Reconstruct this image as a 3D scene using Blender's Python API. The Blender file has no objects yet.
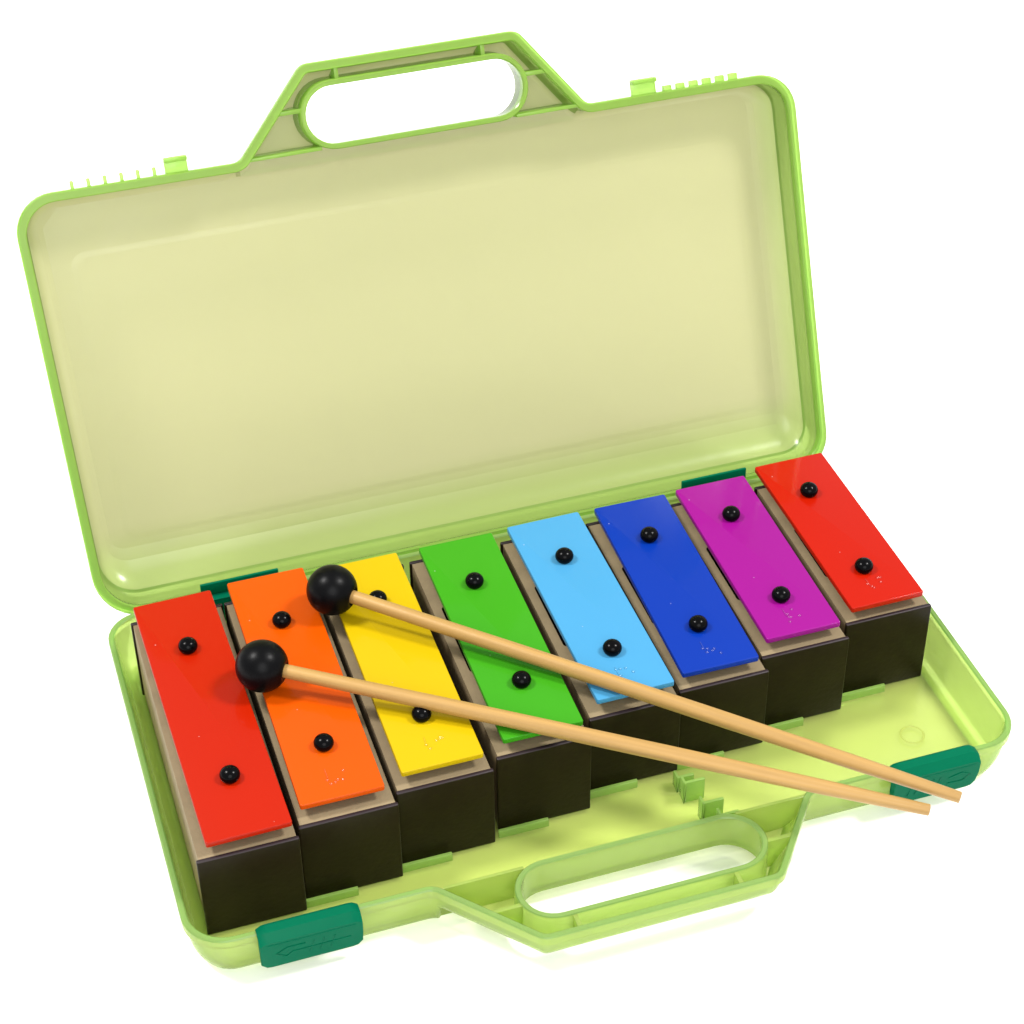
import bpy, bmesh, math, random
from math import sin, cos, pi, radians
from mathutils import Vector, Matrix
random.seed(4)
S = 0.035                                   # metres per unit (one unit = spacing of the chime bars)
sc = bpy.context.scene
col = sc.collection

# ------------------------------------------------------------------ measured layout (units)
X0, X1 = -.235, 8.25
LX0, LX1 = -.31, 8.315            # the lid's own side edges
ZB = -.058                      # tray floor
Y1, ZR = .617, .483            # hinge line and rim height
DT, DL = 4.733, 4.49           # tray and lid length from hinge to front rim
TH = 1.152                     # lid stands back at 66 degrees
DEP = .583                     # depth of each half
H = .948; ZP = 1.125           # box top, plate top
A = Vector((0,cos(TH),sin(TH))); NN = Vector((0,sin(TH),-cos(TH)))
HO = Vector((0,Y1,ZR))
case_o=(4,-1.7,-.105)

# ------------------------------------------------------------------ materials
def mat(name):
    m = bpy.data.materials.new(name); m.use_nodes = True
    nt = m.node_tree; nt.nodes.clear()
    out = nt.nodes.new('ShaderNodeOutputMaterial')
    return m, nt, nt.nodes, nt.links, out

def noise_col(nt, c, amt, scale, detail=3, stretch=(1,1,1)):
    N, Lk = nt.nodes, nt.links
    tc = N.new('ShaderNodeTexCoord'); mp = N.new('ShaderNodeMapping'); mp.inputs['Scale'].default_value = stretch
    Lk.new(tc.outputs['Object'], mp.inputs['Vector'])
    no = N.new('ShaderNodeTexNoise'); no.inputs['Scale'].default_value = scale; no.inputs['Detail'].default_value = detail
    Lk.new(mp.outputs['Vector'], no.inputs['Vector'])
    mx = N.new('ShaderNodeMix'); mx.data_type = 'RGBA'
    mx.inputs[6].default_value = tuple(v*(1-amt) for v in c)+(1,)
    mx.inputs[7].default_value = tuple(v*(1+amt) for v in c)+(1,)
    Lk.new(no.outputs['Fac'], mx.inputs[0])
    return mx.outputs[2], no

def solid(name, c, rough=.4, spec=.5, amt=.06, scale=60, bump=0, bscale=300, stretch=(1,1,1), coat=0, croughness=.08):
    m, nt, N, Lk, out = mat(name)
    p = N.new('ShaderNodeBsdfPrincipled')
    co, no = noise_col(nt, c, amt, scale, stretch=stretch)
    Lk.new(co, p.inputs['Base Color'])
    p.inputs['Roughness'].default_value = rough
    p.inputs['Specular IOR Level'].default_value = spec
    p.inputs['Coat Weight'].default_value = coat; p.inputs['Coat Roughness'].default_value = croughness
    if bump:
        tc = N.new('ShaderNodeTexCoord'); n2 = N.new('ShaderNodeTexNoise'); n2.inputs['Scale'].default_value = bscale
        n2.inputs['Detail'].default_value = 4
        Lk.new(tc.outputs['Object'], n2.inputs['Vector'])
        b = N.new('ShaderNodeBump'); b.inputs['Strength'].default_value = bump; b.inputs['Distance'].default_value = .0004
        Lk.new(n2.outputs['Fac'], b.inputs['Height']); Lk.new(b.outputs['Normal'], p.inputs['Normal'])
        if coat: Lk.new(b.outputs['Normal'], p.inputs['Coat Normal'])
    Lk.new(p.outputs[0], out.inputs['Surface'])
    return m

def plastic(name, tint, body, fac, absorb, dens, rough=.22, gloss=.7, fade=None):
    """dyed see-through plastic: clear share + milky share + gloss, dye absorbs along the thickness"""
    m, nt, N, Lk, out = mat(name)
    tr = N.new('ShaderNodeBsdfTransparent'); tr.inputs[0].default_value = (*tint, 1)
    co, no = noise_col(nt, body, .05, 25)
    df = N.new('ShaderNodeBsdfDiffuse'); tl = N.new('ShaderNodeBsdfTranslucent')
    Lk.new(co, df.inputs[0]); Lk.new(co, tl.inputs[0])
    m1 = N.new('ShaderNodeMixShader'); m1.inputs[0].default_value = .5
    Lk.new(df.outputs[0], m1.inputs[1]); Lk.new(tl.outputs[0], m1.inputs[2])
    m2 = N.new('ShaderNodeMixShader'); m2.inputs[0].default_value = fac
    Lk.new(tr.outputs[0], m2.inputs[1]); Lk.new(m1.outputs[0], m2.inputs[2])
    gl = N.new('ShaderNodeBsdfGlossy'); gl.inputs['Roughness'].default_value = rough
    fr = N.new('ShaderNodeFresnel'); fr.inputs['IOR'].default_value = 1.45
    mu = N.new('ShaderNodeMath'); mu.operation = 'MULTIPLY'; mu.inputs[1].default_value = gloss
    Lk.new(fr.outputs[0], mu.inputs[0])
    m3 = N.new('ShaderNodeMixShader'); Lk.new(mu.outputs[0], m3.inputs[0])
    Lk.new(m2.outputs[0], m3.inputs[1]); Lk.new(gl.outputs[0], m3.inputs[2])
    tc = N.new('ShaderNodeTexCoord'); n2 = N.new('ShaderNodeTexNoise'); n2.inputs['Scale'].default_value = 55
    Lk.new(tc.outputs['Object'], n2.inputs['Vector'])
    b = N.new('ShaderNodeBump'); b.inputs['Strength'].default_value = .25; b.inputs['Distance'].default_value = .0008
    Lk.new(n2.outputs['Fac'], b.inputs['Height']); Lk.new(b.outputs['Normal'], gl.inputs['Normal'])
    Lk.new(m3.outputs[0], out.inputs['Surface'])
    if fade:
        # the backdrop tint painted into the lid panel runs out towards the hinge and the right side
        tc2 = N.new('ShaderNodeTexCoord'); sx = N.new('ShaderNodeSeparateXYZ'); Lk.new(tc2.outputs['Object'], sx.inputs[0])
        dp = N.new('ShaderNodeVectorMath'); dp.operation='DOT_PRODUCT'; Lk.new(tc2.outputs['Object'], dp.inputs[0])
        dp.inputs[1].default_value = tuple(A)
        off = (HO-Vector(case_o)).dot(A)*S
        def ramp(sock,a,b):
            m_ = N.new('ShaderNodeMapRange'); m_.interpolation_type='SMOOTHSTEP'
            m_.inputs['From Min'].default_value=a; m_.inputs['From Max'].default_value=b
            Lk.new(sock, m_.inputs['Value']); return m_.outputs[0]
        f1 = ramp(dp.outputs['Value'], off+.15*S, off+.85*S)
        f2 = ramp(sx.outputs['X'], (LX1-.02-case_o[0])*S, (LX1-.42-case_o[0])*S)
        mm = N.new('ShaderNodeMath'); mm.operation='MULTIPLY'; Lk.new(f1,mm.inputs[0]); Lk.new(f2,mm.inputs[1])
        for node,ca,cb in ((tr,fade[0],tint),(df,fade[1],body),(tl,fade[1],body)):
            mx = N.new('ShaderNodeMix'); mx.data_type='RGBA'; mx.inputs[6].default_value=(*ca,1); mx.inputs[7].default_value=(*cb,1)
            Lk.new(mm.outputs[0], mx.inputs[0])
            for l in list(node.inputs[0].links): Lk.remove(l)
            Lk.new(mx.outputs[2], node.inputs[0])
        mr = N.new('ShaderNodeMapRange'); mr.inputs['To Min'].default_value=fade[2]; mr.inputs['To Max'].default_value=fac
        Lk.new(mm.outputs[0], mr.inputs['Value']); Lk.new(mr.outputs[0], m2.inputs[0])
    if dens:
        va = N.new('ShaderNodeVolumeAbsorption'); va.inputs[0].default_value = (*absorb, 1)
        va.inputs['Density'].default_value = dens
        Lk.new(va.outputs[0], out.inputs['Volume'])
    return m

PLASTIC = dict(tint=(.945,.965,.77), body=(.68,.72,.25), fac=.42, absorb=(.60,.97,.20), dens=90)
M = {}
M['tray'] = plastic('green_plastic', **PLASTIC)
M['tray_wall'] = plastic('green_plastic_wall', tint=(.90,.95,.66), body=(.60,.71,.20), fac=.43, absorb=(.6,.97,.2), dens=90)
M['rim'] = plastic('green_plastic_thick', tint=(.90,.97,.70), body=(.52,.74,.22), fac=.48, absorb=(.5,.97,.2), dens=120)
M['lid_rim'] = plastic('green_plastic_lid_edge', tint=(.84,.96,.56), body=(.42,.64,.12), fac=.58, absorb=(.5,.97,.2), dens=120)
M['lid'] = plastic('green_plastic_lid', **dict(PLASTIC, body=(.38,.49,.14), tint=(.84,.91,.60), fac=.55, dens=120))
M['panel'] = plastic('backdrop_tint_lid_panel', **dict(PLASTIC, tint=(.86,.85,.72), body=(.585,.555,.33), fac=.80, dens=120), fade=((.85,.90,.65),(.44,.49,.19),.62))  # same plastic; beige backdrop showing through is put into the panel colour
M['latch'] = plastic('dark_green_plastic', tint=(.05,.5,.33), body=(.0005,.19,.095), fac=.86, absorb=(.02,.6,.4), dens=0, rough=.3, gloss=.16)
M['board'] = solid('black_board', (.0115,.0085,.003), rough=.32, spec=.08, amt=.25, scale=90, bump=.25, bscale=500)
M['edge'] = solid('board_edge', (.014,.007,.009), rough=.45, spec=.3, amt=.2, scale=120)
M['khaki'] = solid('khaki_fibreboard', (.20,.152,.085), rough=.75, spec=.3, amt=.22, scale=110, bump=.5, bscale=700)
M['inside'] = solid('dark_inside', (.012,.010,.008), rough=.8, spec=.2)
M['black'] = solid('black_rubber_pin', (.0012,.0012,.0015), rough=.2, spec=.07, amt=.2)
M['rubber'] = solid('black_rubber_head', (.0015,.0015,.0018), rough=.34, spec=.08, amt=.3, scale=150, bump=.25, bscale=260)
M['stick'] = solid('pale_turned_wood', (.31,.182,.054), rough=.42, spec=.35, amt=.40, scale=420, stretch=(.03,1,1), bump=.3, bscale=400)
COL = dict(red=(.295,.0085,.0004), orange=(.435,.053,.0003), yellow=(.385,.265,.0015), green=(.028,.205,.006), light_blue=(.042,.20,.36),
           blue=(.001,.021,.215), magenta=(.19,.003,.15), red_short=(.30,.006,.0004))
def specks(m):
    nt=m.node_tree; N=nt.nodes; Lk=nt.links
    p=[n for n in N if n.type=='BSDF_PRINCIPLED'][0]; src=p.inputs['Base Color'].links[0].from_socket
    tc=N.new('ShaderNodeTexCoord'); vo=N.new('ShaderNodeTexVoronoi'); vo.inputs['Scale'].default_value=190
    Lk.new(tc.outputs['Object'],vo.inputs['Vector'])
    lt=N.new('ShaderNodeMath'); lt.operation='LESS_THAN'; lt.inputs[1].default_value=.055; Lk.new(vo.outputs['Distance'],lt.inputs[0])
    sx=N.new('ShaderNodeSeparateColor'); Lk.new(vo.outputs['Color'],sx.inputs[0])
    gt=N.new('ShaderNodeMath'); gt.operation='GREATER_THAN'; gt.inputs[1].default_value=.80; Lk.new(sx.outputs[0],gt.inputs[0])
    mu=N.new('ShaderNodeMath'); mu.operation='MULTIPLY'; Lk.new(lt.outputs[0],mu.inputs[0]); Lk.new(gt.outputs[0],mu.inputs[1])
    m2=N.new('ShaderNodeMath'); m2.operation='MULTIPLY'; m2.inputs[1].default_value=.35; Lk.new(mu.outputs[0],m2.inputs[0])
    mx=N.new('ShaderNodeMix'); mx.data_type='RGBA'; mx.inputs[7].default_value=(.55,.52,.5,1)
    Lk.new(m2.outputs[0],mx.inputs[0]); Lk.new(src,mx.inputs[6]); Lk.new(mx.outputs[2],p.inputs['Base Color'])
for k, c in COL.items():
    M[k] = solid(k+'_enamel', c, rough=.35, spec=.08, amt=.03, scale=40, bump=.06, bscale=150, coat=.13, croughness=.06); specks(M[k])
for k, c in COL.items():
    M[k+'_stamp'] = solid(k+'_enamel_stamp', tuple(v*1.05+.004 for v in c), rough=.12, spec=.6, amt=.02)
m, nt, N, Lk, out = mat('white_paper')
p = N.new('ShaderNodeBsdfDiffuse'); co, _ = noise_col(nt, (.93,.93,.93), .01, 8); Lk.new(co, p.inputs[0]); Lk.new(p.outputs[0], out.inputs[0])
M['paper'] = m

# ------------------------------------------------------------------ helpers
class MB:
    def __init__(s): s.v=[]; s.f=[]; s.mi=[]
    def add(s, vs, fs, mi=0):
        o=len(s.v); s.v+=[tuple(v) for v in vs]; s.f+=[tuple(i+o for i in f) for f in fs]; s.mi+=[mi]*len(fs); return s
    def box(s, x0,x1,y0,y1,z0,z1, mi=0, T=None):
        vs=[(x,y,z) for z in (z0,z1) for y in (y0,y1) for x in (x0,x1)]
        if T: vs=[T(*v) for v in vs]
        return s.add(vs,[(0,2,3,1),(4,5,7,6),(0,1,5,4),(2,6,7,3),(0,4,6,2),(1,3,7,5)],mi)
    def tube(s, pts, rad, n=20, mi=0, cap=True):
        vs=[]; fs=[]
        P=[Vector(p) for p in pts]
        for i,p in enumerate(P):
            d=(P[min(i+1,len(P)-1)]-P[max(i-1,0)]).normalized()
            a=d.cross(Vector((0,0,1))).normalized(); b=a.cross(d)
            r=rad[i] if isinstance(rad,(list,tuple)) else rad
            vs+=[p+a*(cos(2*pi*k/n)*r)+b*(sin(2*pi*k/n)*r) for k in range(n)]
        for i in range(len(P)-1):
            for k in range(n): fs.append((i*n+k,i*n+(k+1)%n,(i+1)*n+(k+1)%n,(i+1)*n+k))
        if cap: fs+=[tuple(range(n))[::-1],tuple(range((len(P)-1)*n,len(P)*n))]
        return s.add(vs,fs,mi)
    def lathe(s, c, prof, n=32, mi=0):
        """prof: (r,z) bottom to top, closed with r=0 poles"""
        vs=[];fs=[]
        for r,z in prof: vs+=[(c[0]+r*cos(2*pi*k/n),c[1]+r*sin(2*pi*k/n),c[2]+z) for k in range(n)]
        for i in range(len(prof)-1):
            for k in range(n): fs.append((i*n+k,i*n+(k+1)%n,(i+1)*n+(k+1)%n,(i+1)*n+k))
        fs+=[tuple(range(n))[::-1],tuple(range((len(prof)-1)*n,len(prof)*n))]
        return s.add(vs,fs,mi)

def obj(name, mb, mats, parent=None, origin=(0,0,0), bevel=0, seg=2, smooth=True, angle=35):
    """links mb (in units, world frame) as ONE mesh, its vertices stored relative to origin"""
    me = bpy.data.meshes.new(name)
    o3 = Vector(origin)
    me.from_pydata([(Vector(v)-o3)*S for v in mb.v], [], mb.f)
    if not isinstance(mats,(list,tuple)): mats=[mats]
    for m in mats: me.materials.append(m)
    for p_, k in zip(me.polygons, mb.mi): p_.material_index = k
    bm = bmesh.new(); bm.from_mesh(me)
    bmesh.ops.remove_doubles(bm, verts=bm.verts, dist=1e-6)
    bmesh.ops.recalc_face_normals(bm, faces=bm.faces)
    if bevel:
        es=[e for e in bm.edges if len(e.link_faces)==2 and e.calc_face_angle(0)>radians(30)]
        bmesh.ops.bevel(bm, geom=es, offset=bevel*S, segments=seg, affect='EDGES', profile=.5, clamp_overlap=True)
    if smooth:
        for f in bm.faces: f.smooth=True
        for e in bm.edges:
            if len(e.link_faces)==2 and e.calc_face_angle(0)>radians(angle): e.smooth=False
    bm.to_mesh(me); bm.free()
    ob = bpy.data.objects.new(name, me); col.objects.link(ob)
    if parent is not None: ob.parent = parent
    else: ob.location = o3*S
    return ob

def root(name, loc, label, cat, group=None):
    e = bpy.data.objects.new(name, None); col.objects.link(e); e.location = Vector(loc)*S
    e.empty_display_size = .01
    e['label']=label; e['category']=cat
    if group: e['group']=group
    return e

def Ttray(x,s,d): return Vector((x,Y1-.012-s,ZR-d))
def Tlid(x,s,d): return Vector((x,0,0))+HO+Vector((0,.045,.004))+A*s+NN*d

# ------------------------------------------------------------------ shell halves
def outline(D, X0=X0, X1=X1):
    # (x, s, radius) counter clockwise seen with x right, s up
    return [(X0,0,.38),(X1,0,.38),(X1,D,.42),(5.90,D,.16),(5.22,D+.89,.17),(2.86,D+.89,.17),(2.06,D,.16),(X0,D,.42)]
def lid_outline(D):
    return [(-.25,-.10,.52),(LX1-.015,-.10,.42),(LX1,D,.42),(5.90,D,.16),(5.22,D+.89,.17),(2.86,D+.89,.17),(2.06,D,.16),(LX0-.01,D+.02,.42)]
def inset(ctrl, e):
    """inset edge i (from ctrl[i] to ctrl[i+1]) inward by e[i]"""
    n=len(ctrl); L=[]
    for i in range(n):
        a=Vector(ctrl[i][:2]); b=Vector(ctrl[(i+1)%n][:2]); d=(b-a).normalized(); nrm=Vector((-d.y,d.x))
        L.append((a+nrm*e[i], d))
    R=[]
    for i in range(n):
        p,d=L[i-1]; q,f=L[i]
        cr=d.x*f.y-d.y*f.x
        w=q-p; t=(w.x*f.y-w.y*f.x)/cr
        v=p+d*t; m=(e[i-1]+e[i])/2
        r=ctrl[i][2]-(m if cr>0 else -m)*.8
        R.append((v.x,v.y,max(r,.03)))
    return R
def rounded(ctrl, k=9):
    n=len(ctrl); P=[]
    for i in range(n):
        v=Vector(ctrl[i][:2]); a=(Vector(ctrl[i-1][:2])-v).normalized(); b=(Vector(ctrl[(i+1)%n][:2])-v).normalized()
        r=ctrl[i][2]; ang=a.angle(b); tl=r/math.tan(ang/2)
        s0=v+a*tl; s1=v+b*tl; c=v+(a+b).normalized()*(r/sin(ang/2))
        d0=s0-c; d1=s1-c
        a0=math.atan2(d0.y,d0.x); a1=math.atan2(d1.y,d1.x); da=(a1-a0+pi)%(2*pi)-pi
        for j in range(k+1):
            t=a0+da*j/k; P.append((c.x+r*cos(t),c.y+r*sin(t)))
    return P
def stadium(cx,cs,hl,hh,g,k=16):
    P=[]; r=hh+g; q=hl-hh
    for sx,a0 in ((1,-pi/2),(-1,pi/2)):
        for j in range(k+1):
            t=a0+pi*j/k; P.append((cx+sx*q+r*cos(t),cs+r*sin(t)))
    return P
SLX, SLL, SLH = 4.02, 1.19, .30
def shell(name, T, D, drafts, mats, parent, emboss=False):
    ctrl=lid_outline(D) if emboss else outline(D); n=len(ctrl)
    W=.042
    HD=.72                                    # the handle part is shallower than the body
    K=9; HALF=K//2
    def dep(j,d):
        """depth of ring point j: handle points (second half of bend 3 to first half of bend 6) are shallower"""
        i0=3*(K+1)+HALF; i1=6*(K+1)+HALF
        return d*(HD if i0<j<=i1 else 1) if d>.12 else d
    prof=[(.012,0,0),(0,.014,0),(0,.10,0),(.012,.112,0),(.034,.116,0)]
    curve=((.04,.22),(.10,.42),(.20,.60),(.34,.76),(.52,.885),(.75,.97),(1,1))
    for a,b in curve: prof.append((.034,.116+(DEP-.116)*b,a))
    outer=[([e+drafts[i]*a for i in range(n)],d) for e,d,a in prof]
    pin=[(.085,0,0),(.095,.012,0),(.092,.10,0),(.078,.13,0)] if emboss else [(.05,0,0),(.062,.012,0),(.070,.13,0)]
    for a,b in curve: pin.append((.034+W,.116+(DEP-.116-W)*b,a))
    inner=[([e+drafts[i]*a for i in range(n)],d) for e,d,a in pin]
    def ring(e,d): return [(x,s,dep(j,d)) for j,(x,s) in enumerate(rounded(inset(ctrl,e),K))]
    O=[ring(*q) for q in outer]; I=[ring(*q) for q in inner]
    cs=D+.33; hd=DEP*HD; hi=(DEP-W)*HD
    so=[[(x,s,d) for x,s in stadium(SLX,cs,SLL,SLH,g)] for g,d in ((.012,0),(0,.012),(.008,.15),(.02,.3),(.03,hd))]
    si=[[(x,s,d) for x,s in stadium(SLX,cs,SLL,SLH,g)] for g,d in ((.05,0),(.06,.012),(.062,.15),(.068,.3),(.072,hi))]
    bm=bmesh.new()
    def mk(R): return [bm.verts.new(T(*p)) for p in R]
    def loft(R1,R2):
        m=len(R1)
        for i in range(m): bm.faces.new((R1[i],R1[(i+1)%m],R2[(i+1)%m],R2[i]))
    Ov=[mk(r) for r in O]; Iv=[mk(r) for r in I]; So=[mk(r) for r in so]; Si=[mk(r) for r in si]
    for Rr in (Ov,Iv,So,Si):
        for i in range(len(Rr)-1): loft(Rr[i],Rr[i+1])
    loft(Ov[0],Iv[0]); loft(So[0],Si[0])
    def path_edges(V,closed=True):
        R=[]
        for i in range(len(V) if closed else len(V)-1):
            a_,b_=V[i],V[(i+1)%len(V)]
            R.append(bm.edges.get((a_,b_)) or bm.edges.new((a_,b_)))
        return R
    i0=3*(K+1)+HALF; i1=6*(K+1)+HALF
    for V,Sv,d in ((Ov[-1],So[-1],DEP),(Iv[-1],Si[-1],DEP-W)):
        main=V[:i0+1]+V[i1+1:]                 # body floor
        hand=V[i0+1:i1+1]                      # handle floor
        es=path_edges(main)
        if emboss:
            e=[(LX0+.50,.60,.16),(LX1-.54,.60,.16),(LX1-.54,D-.70,.16),(LX0+.50,D-.70,.16)]
            E=[mk([(x,s,d-h) for x,s in rounded(inset(e,[g]*4))]) for g,h in ((0,0),(.02,.0012),(.045,.0036),(.065,.0048))]
            for i in range(3): loft(E[i],E[i+1])
            es+=path_edges(E[0])
            bmesh.ops.triangle_fill(bm, edges=path_edges(E[-1]), use_beauty=True)
        bmesh.ops.triangle_fill(bm, edges=es, use_beauty=True)
        bmesh.ops.triangle_fill(bm, edges=path_edges(hand)+path_edges(Sv), use_beauty=True)
        bm.faces.new((V[i0],V[i0+1],V[i1],V[i1+1]))
    mb=MB(); bm.verts.index_update()
    mb.add([v.co for v in bm.verts],[[v.index for v in f.verts] for f in bm.faces]); bm.free()
    ob=obj(name, mb, mats, parent, origin=case_o, angle=40)
    inv=T(0,0,0); ax=(T(0,0,1)-inv)
    for p_ in ob.data.polygons:
        dd=(p_.center/S+Vector(case_o)-inv).dot(ax)
        if dd>DEP*.6 and abs(p_.normal.dot(ax))>.97:
            p_.use_smooth=p_.area<(.05*S)**2
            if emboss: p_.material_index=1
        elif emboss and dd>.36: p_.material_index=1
        elif dd<(.11 if emboss else .02): p_.material_index=2
        elif not emboss: p_.material_index=1
    return ob

case=root('carry_case',case_o,'open see-through lime green plastic case with a moulded handle, holding the chime bars','case')
#           hinge  right  front-right hand.r  tip  hand.l  front-left left
tray=shell('tray',Ttray,DT,[.18,.20,.14,.18,.20,.18,.14,.18],[M['tray'],M['tray_wall'],M['rim']],case)
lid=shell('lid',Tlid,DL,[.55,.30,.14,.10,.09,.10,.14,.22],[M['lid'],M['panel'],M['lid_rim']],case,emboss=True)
lid['label']='upright see-through yellow-green lid with an empty handle'

def slab(T,x0,x1,s0,s1,d0,d1): return MB().box(x0,x1,s0,s1,d0,d1,T=T)
def bar2d(T,a,b,w,d0,d1,ia=0,ib=0):
    """upright web from a to b; ia, ib pull its ends in at the deep side"""
    a=Vector(a);b=Vector(b);d=(b-a).normalized();n=Vector((-d.y,d.x))*w/2
    vs=[]
    for z,f in ((d0,0),(d1,1)):
        a2=a+d*ia*f; b2=b-d*ib*f
        vs+=[T(p.x,p.y,z) for p in (a2-n,b2-n,b2+n,a2+n)]
    return MB().add(vs,[(0,1,2,3),(7,6,5,4),(0,4,5,1),(1,5,6,2),(2,6,7,3),(3,7,4,0)])
for T,D,par in ((Ttray,DT,tray),(Tlid,DL,lid)):
    mt=M['tray_wall'] if par is tray else M['lid_rim']
    for a,b,ia,ib in (((2.16,D-.0),(2.95,D-.0),.14,0),((5.10,D-.0),(5.84,D-.0),0,.14)):
        obj('divider',bar2d(T,a,b,.035,.012,DEP*.70,ia,ib),mt,par,case_o,bevel=.006)
    for a,b,ia,ib in (((3.22,D+.685),(3.22,D+.83),0,.12),((4.82,D+.685),(4.82,D+.83),0,.12),((2.50,D+.42),(2.80,D+.42),.22,0),((5.24,D+.42),(5.53,D+.42),0,.22)):
        obj('rib',bar2d(T,a,b,.045,.014,DEP*.58 if b[1]>a[1] else DEP*.66,ia,ib),mt,par,case_o,bevel=.006)
# catches and teeth on the free edge of the lid
for x0,x1 in ((1.32,1.56),(6.46,6.74)):
    x0-=.03; x1-=.03; m_=MB().box(x0,x1,DL-.01,DL+.15,.03,.10,T=Tlid); m_.box(x0,x1,DL+.12,DL+.17,-.03,.10,T=Tlid)
    obj('catch_tab',m_,M['lid_rim'],lid,case_o,bevel=.012)
for i in range(6):
    x=.33+.17*i; obj('tooth',slab(Tlid,x-.018,x+.018,DL-.01,DL+.095,.02,.09),M['lid_rim'],lid,case_o,bevel=.01)
for i in range(6):
    x=6.84+.155*i; obj('tooth',slab(Tlid,x-.05,x+.05,DL-.01,DL+.055+.003*i,.02,.09),M['lid_rim'],lid,case_o,bevel=.012)
# low rails on the tray floor in front of the boxes
BX=[.0,.983,1.965,3.0,4.02,4.998,5.968,6.99]
FY=[-3.545,-3.432,-3.301,-3.175,-2.966,-2.883,-2.695,-2.51]
BW=.967
for i in range(1,8):
    x=BX[i]
    obj('rail',MB().box(x-.02,x+.50,FY[i]-.085,FY[i]-.045,ZB-.01,.035),M['rim'],tray,case_o,bevel=.008)
# little mallet holders on the tray floor
for x,y,h,w in ((4.87,-3.22,.14,.18),(4.88,-3.38,.22,.22),(4.95,-3.70,.23,.22),(5.07,-3.86,.18,.20)):
    m_=MB().box(x,x+w,y-.02,y+.015,ZB-.01,h); m_.box(x,x+.03,y-.02,y+.11,ZB-.01,h*.9)
    obj('mallet_holder',m_,M['rim'],tray,case_o,bevel=.008)
# ejector ring on the floor
m_=MB(); cx,cy=7.48,-3.26; n=40; vs=[];fs=[]
for r,z in ((.105,ZB-.006),(.115,ZB+.004),(.125,ZB+.004),(.135,ZB-.006)): vs+=[(cx+r*cos(2*pi*k/n),cy+r*sin(2*pi*k/n),z) for k in range(n)]
for i in range(4):
    j=(i+1)%4
    for k in range(n): fs.append((i*n+k,i*n+(k+1)%n,j*n+(k+1)%n,j*n+k))
m_.add(vs,fs); obj('floor_ring',m_,M['tray'],tray,case_o)

# latches
def latch(x0,x1,kind):
    y=Y1-.012-DT; z=ZR
    sec=[(y+.07,z+.035),(y+.03,z+.065),(y-.06,z+.062),(y-.125,z-.02),(y-.115,z-.20),(y-.085,z-.40),(y-.045,z-.42),(y-.03,z-.25),(y-.035,z+.012),(y+.06,z+.012)]
    n=len(sec); cyy=sum(s[0] for s in sec)/n; czz=sum(s[1] for s in sec)/n
    vs=[];fs=[]
    for x,k in ((x0,.80),(x0+.05,.97),(x0+.10,1),(x1-.10,1),(x1-.05,.97),(x1,.80)):
        vs+=[(x,cyy+(a-cyy)*(k if b<z-.3 else 1)*1.0,z-.18+(b-z+.18)*k) for a,b in sec]
    for i in range(5):
        for k in range(n): fs.append((i*n+k,i*n+(k+1)%n,(i+1)*n+(k+1)%n,(i+1)*n+k))
    fs+=[tuple(range(n))[::-1],tuple(range(5*n,6*n))]
    m_=MB().add(vs,fs)
    # raised crease and moulded marks on the front face
    def face(u,v): # u along x, v 0(top)..1(bottom) on the front face
        zz=z-.06-.30*v; yy=y-.1225+.03*v**2
        return Vector((u,yy,zz))
    def stroke(pts):
        m_.tube([face(*p) for p in pts],.0055,n=6)
    stroke([(x0+.06,-.02),(x1-.06,-.02)])
    if kind==0:
        stroke([(x0+.42,.25),(x0+.24,.25),(x0+.14,.45),(x0+.24,.68),(x0+.30,.50),(x0+.85,.50)])
        for k in range(3): stroke([(x0+.50+.1*k,.22),(x0+.46+.1*k,.75)])
    else:
        for k in range(5): stroke([(x0+.20+.075*k,.22),(x0+.16+.075*k,.78)])
        stroke([(x1-.34,.35),(x1-.20,.22),(x1-.10,.40),(x1-.18,.66),(x1-.34,.62)])
    return obj('latch',m_,M['latch'],case,case_o,bevel=0)
latch(.385,1.35,0)
latch(6.75,7.68,1)
# hinge clips
for x0,x1 in ((.84,1.70),(6.41,7.20)):
    m_=MB().box(x0,x1,Y1-.045,Y1-.012,ZR+.01,ZR+.19)
    m_.box(x0+.01,x1-.01,Y1-.135,Y1-.100,ZR-.30,ZR+.02)
    m_.box(x0,x1,Y1-.135,Y1-.030,ZR+.008,ZR+.035)
    obj('hinge_clip',m_,M['latch'],case,case_o,bevel=.008)

# ------------------------------------------------------------------ chime bars
PF=[(.520,-3.475),(1.449,-3.305),(2.456,-3.20),(3.500,-3.095),(4.537,-2.87),(5.468,-2.80),(6.456,-2.60),(7.468,-2.45)]
PB=[(.462,-.045),(1.461,.005),(2.462,-.08),(3.520,-.09),(4.515,-.06),(5.512,-.07),(6.465,-.05),(7.452,.05)]
PW=.815
PIN=[[(.476,-.883),(.501,-2.767)],[(1.461,-.807),(1.441,-2.643)],[(2.473,-.81),(2.436,-2.566)],[(3.504,-.862),(3.502,-2.427)],
     [(4.521,-.785),(4.509,-2.281)],[(5.492,-.751),(5.457,-2.226)],[(6.455,-.705),(6.431,-2.088)],[(7.42,-.597),(7.436,-1.947)]]
KEYS=['red','orange','yellow','green','light_blue','blue','magenta','red_short']
LAB=['longest chime bar, red metal plate, left end of the row beside the orange one',
     'chime bar with an orange metal plate, between the long red and the yellow bars',
     'chime bar with a yellow metal plate, crossed by both mallet sticks',
     'chime bar with a grass green metal plate, between the yellow and light blue bars',
     'chime bar with a light sky blue metal plate, beside the dark blue one',
     'chime bar with a dark royal blue metal plate, between light blue and magenta bars',
     'chime bar with a magenta purple metal plate, between the dark blue and short red bars',
     'shortest chime bar with a red metal plate, at the right end beside the magenta one']
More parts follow.
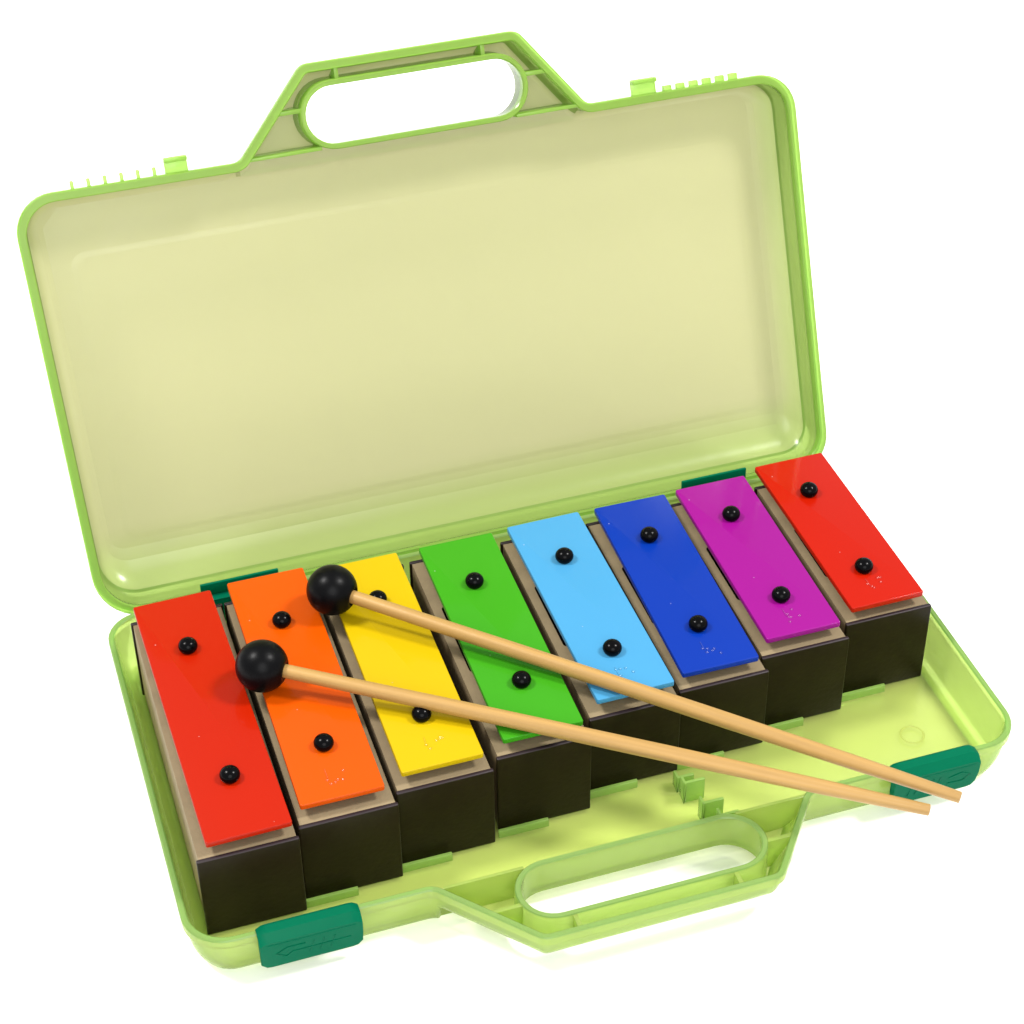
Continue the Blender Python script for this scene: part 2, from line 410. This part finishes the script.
BACK=-.085
for i,k in enumerate(KEYS):
    x=BX[i]; y0=FY[i]; y1=BACK+random.uniform(-.01,.01); x1=x+BW
    o3=(x+BW/2,(y0+y1)/2,0)
    r=root('chime_bar',o3,LAB[i],'chime bar','chime bars standing in a row in the green case')
    # wooden body with its sound slot
    bx0,bx1,by0,by1=x+.022,x1-.022,y0+.05,y1-.045
    hx0,hx1=x+.118,x1-.118; L=y1-y0; hy0,hy1=y1-.56*L-.32,y1-.80
    hy0=y1-1.66*(.6+.4*L/2.43); 
    vs=[(a,b,ZB+.003) for a,b in ((bx0,by0),(bx1,by0),(bx1,by1),(bx0,by1))]+[(a,b,H) for a,b in ((bx0,by0),(bx1,by0),(bx1,by1),(bx0,by1))]
    hc=[(hx0,hy0),(hx1,hy0),(hx1,hy1),(hx0,hy1)]
    hr=rounded([(a,b,.04) for a,b in hc],3); m=len(hr)
    mb=MB(); mb.add(vs,[(0,3,2,1),(0,1,5,4),(1,2,6,5),(2,3,7,6),(3,0,4,7)])
    # top face pieces round the slot
    T=[(bx0,by0),(bx1,by0),(bx1,by1),(bx0,by1)]
    q=m//4
    vv=[(a,b,H) for a,b in T]+[(a,b,H) for a,b in hr]
    ff=[]
    for c in range(4):
        for j in range(q-1): ff.append((c,4+c*q+j,4+c*q+j+1))
        ff.append((c,4+c*q+q-1,4+((c+1)%4)*q,(c+1)%4))
    mb.add(vv,ff)
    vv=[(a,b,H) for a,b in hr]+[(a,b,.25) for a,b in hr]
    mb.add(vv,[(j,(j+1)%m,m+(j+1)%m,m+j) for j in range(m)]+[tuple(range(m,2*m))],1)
    body=obj('resonator_box',mb,[M['khaki'],M['inside']],r,o3,smooth=False)
    for nm,ya,yb in (('front_board',y0,y0+.05),('back_board',y1-.045,y1)):
        mb=MB().box(x,x1,ya,yb,ZB+.003,H+.012)
        b_=obj(nm,mb,[M['board'],M['edge']],r,o3,bevel=.014,seg=3)
        for p_ in b_.data.polygons:
            if p_.normal.z>.35: p_.material_index=1
    # felt strips the plate rests on
    for px,py in PIN[i]:
        obj('felt_strip',MB().box(px-.30,px+.30,py-.05,py+.05,H-.002,ZP-.066),M['khaki'],r,o3)
    # metal plate
    (fx,fy),(qx,qy)=PF[i],PB[i]
    d=Vector((qx-fx,qy-fy)).normalized(); nx=Vector((d.y,-d.x))
    c4=[Vector((fx,fy))-nx*PW/2,Vector((fx,fy))+nx*PW/2,Vector((qx,qy))+nx*PW/2,Vector((qx,qy))-nx*PW/2]
    rr=rounded([(c.x,c.y,.022) for c in c4],4); m=len(rr); TP=.065
    mb=MB().add([(a,b,ZP-TP) for a,b in rr]+[(a,b,ZP) for a,b in rr],
        [tuple(range(m))[::-1],tuple(range(m,2*m))]+[(j,(j+1)%m,m+(j+1)%m,m+j) for j in range(m)])
    plate=obj('metal_plate',mb,M[k],r,o3,bevel=.010,seg=3,angle=50)
    # small raised stamp near the front end of the plate, too fine to read
    if i not in (0,3):
        mb=MB(); c=Vector((fx,fy))+d*.26
        for q in range(6):
            a=c+nx*random.uniform(-.10,.10)+d*random.uniform(-.10,.10)
            mb.lathe((a.x,a.y,ZP-.002),[(.018,0),(.015,.008),(.008,.013),(.001,.014)],n=10)
        a=c-nx*.08; mb.tube([(a.x,a.y,ZP+.001),(a.x+d.x*.12,a.y+d.y*.12,ZP+.001)],.006,n=8)
        obj('stamped_mark',mb,M[k+'_stamp'],plate,o3)
    for px,py in PIN[i]:
        R_=.098
        pr=[(.05,-.03)]+[(R_*cos(t),.050+R_*.84*sin(t)) for t in [radians(a) for a in range(-45,90,9)]]+[(.004,.050+R_*.84)]
        obj('pin',MB().lathe((px,py+.02,ZP),pr,n=28),M['black'],r,o3,angle=60)

# ------------------------------------------------------------------ mallets
def mallet(c, e, radii, label):
    c=Vector(c); e=Vector(e); rb=.262
    r=root('mallet',(c.x,c.y,c.z-rb),label,'mallet','mallets lying across the chime bars')
    o3=(c.x,c.y,c.z-rb)
    d=(e-c).normalized(); Lg=(e-c).length
    # head: a turned ball with its axis along the stick
    a=d.cross(Vector((0,0,1))).normalized(); b=a.cross(d)
    mb=MB(); n=48; vs=[];fs=[]; prof=[]
    for q in range(1,28):
        t=pi*q/28; prof.append((rb*sin(t),-rb*cos(t)))
    prof=[p for p in prof if not (p[1]>0 and p[0]<.09)]
    prof+=[(.088,prof[-1][1]+.003),(.076,prof[-1][1]-.012)]
    for rad,h in prof: vs+=[c+d*h+a*(rad*cos(2*pi*k/n))+b*(rad*sin(2*pi*k/n)) for k in range(n)]
    for i in range(len(prof)-1):
        for k in range(n): fs.append((i*n+k,i*n+(k+1)%n,(i+1)*n+(k+1)%n,(i+1)*n+k))
    fs+=[tuple(range(n))[::-1],tuple(range((len(prof)-1)*n,len(prof)*n))]
    mb.add(vs,fs); obj('head',mb,M['rubber'],r,o3,angle=60)
    pts=[];rs=[]
    K=28
    for j in range(K+1):
        t=j/K; pts.append(c+d*(.18+(Lg-.18)*t))
        for (t0,r0),(t1,r1) in zip(radii,radii[1:]):
            if t0<=t<=t1: rs.append(r0+(r1-r0)*(t-t0)/(t1-t0)); break
    pts.append(e+d*.008); rs.append(rs[-1]-.010)
    st=obj('stick',MB().tube(pts,rs,n=24),M['stick'],r,o3,angle=50)
    # grain runs along the stick: object axes follow it
    rot=Matrix((d,a,b)).transposed()
    st.data.transform(rot.to_4x4().inverted()); st.matrix_parent_inverse=Matrix.Identity(4); st.rotation_euler=rot.to_euler()
RAD=[(0,.069),(.3,.079),(.62,.081),(.85,.072),(1.0,.056)]
mallet((1.0848, -1.6206, 1.387),(6.623, -5.0803, 0.9625),RAD,'black-headed wooden mallet with its head between red and orange bars, lower stick')
mallet((2.014, -0.7467, 1.387),(6.9368, -5.0774, 1.0218),RAD,'black-headed wooden mallet with its head between orange and yellow bars, upper stick')
# ------------------------------------------------------------------ ground
g=MB().add([(-60,-60,0),(60,-60,0),(60,60,0),(-60,60,0)],[(0,1,2,3)])
gr=obj('ground',g,M['paper'],None,(0,0,0),smooth=False); gr.location.z=-.108*S
gr['kind']='structure'

# ------------------------------------------------------------------ light
w=bpy.data.worlds.new('World'); sc.world=w; w.use_nodes=True
w.node_tree.nodes['Background'].inputs[0].default_value=(.98,.99,1,1)
w.node_tree.nodes['Background'].inputs[1].default_value=.9
tgt=Vector((4,-1.6,1))*S
def lamp(name,dr,dist,size,power,c):
    ld=bpy.data.lights.new(name,'AREA'); ld.shape='DISK'; ld.size=size; ld.energy=power; ld.color=c
    o=bpy.data.objects.new(name,ld); col.objects.link(o); d=Vector(dr).normalized()
    o.location=tgt+d*dist; o.rotation_euler=(-d).to_track_quat('-Z','Y').to_euler()
lamp('studio_lamp',(-.50,.19,.84),1.6,.30,26,(1,.98,.95))
lamp('studio_lamp',(.53,-.15,.83),1.6,.30,26,(1,.98,.95))
lamp('front_fill',(-.15,-.80,.62),1.7,1.1,16,(1,1,1))  # added frontal fill: evens out the lid, lifts the ground shadows

# ------------------------------------------------------------------ camera
cd=bpy.data.cameras.new('camera'); cam=bpy.data.objects.new('camera',cd); col.objects.link(cam); sc.camera=cam
cd.sensor_width=36; cd.lens=36*2096.93/1024; cd.clip_start=.01; cd.clip_end=20
cam.rotation_euler=((0.8857672167208732, 0.01054404885812972, -0.3153838189865642))
cam.location=Vector(((-1.0848334398958412, -16.653169191697472, 15.535772541434314)))*S
sc.render.engine='CYCLES'
sc.cycles.transparent_max_bounces=48; sc.cycles.max_bounces=12; sc.cycles.transmission_bounces=8
sc.view_settings.view_transform='Standard'; sc.view_settings.look='None'; sc.view_settings.exposure=0; sc.view_settings.gamma=1
sc.view_settings.use_curve_mapping=False
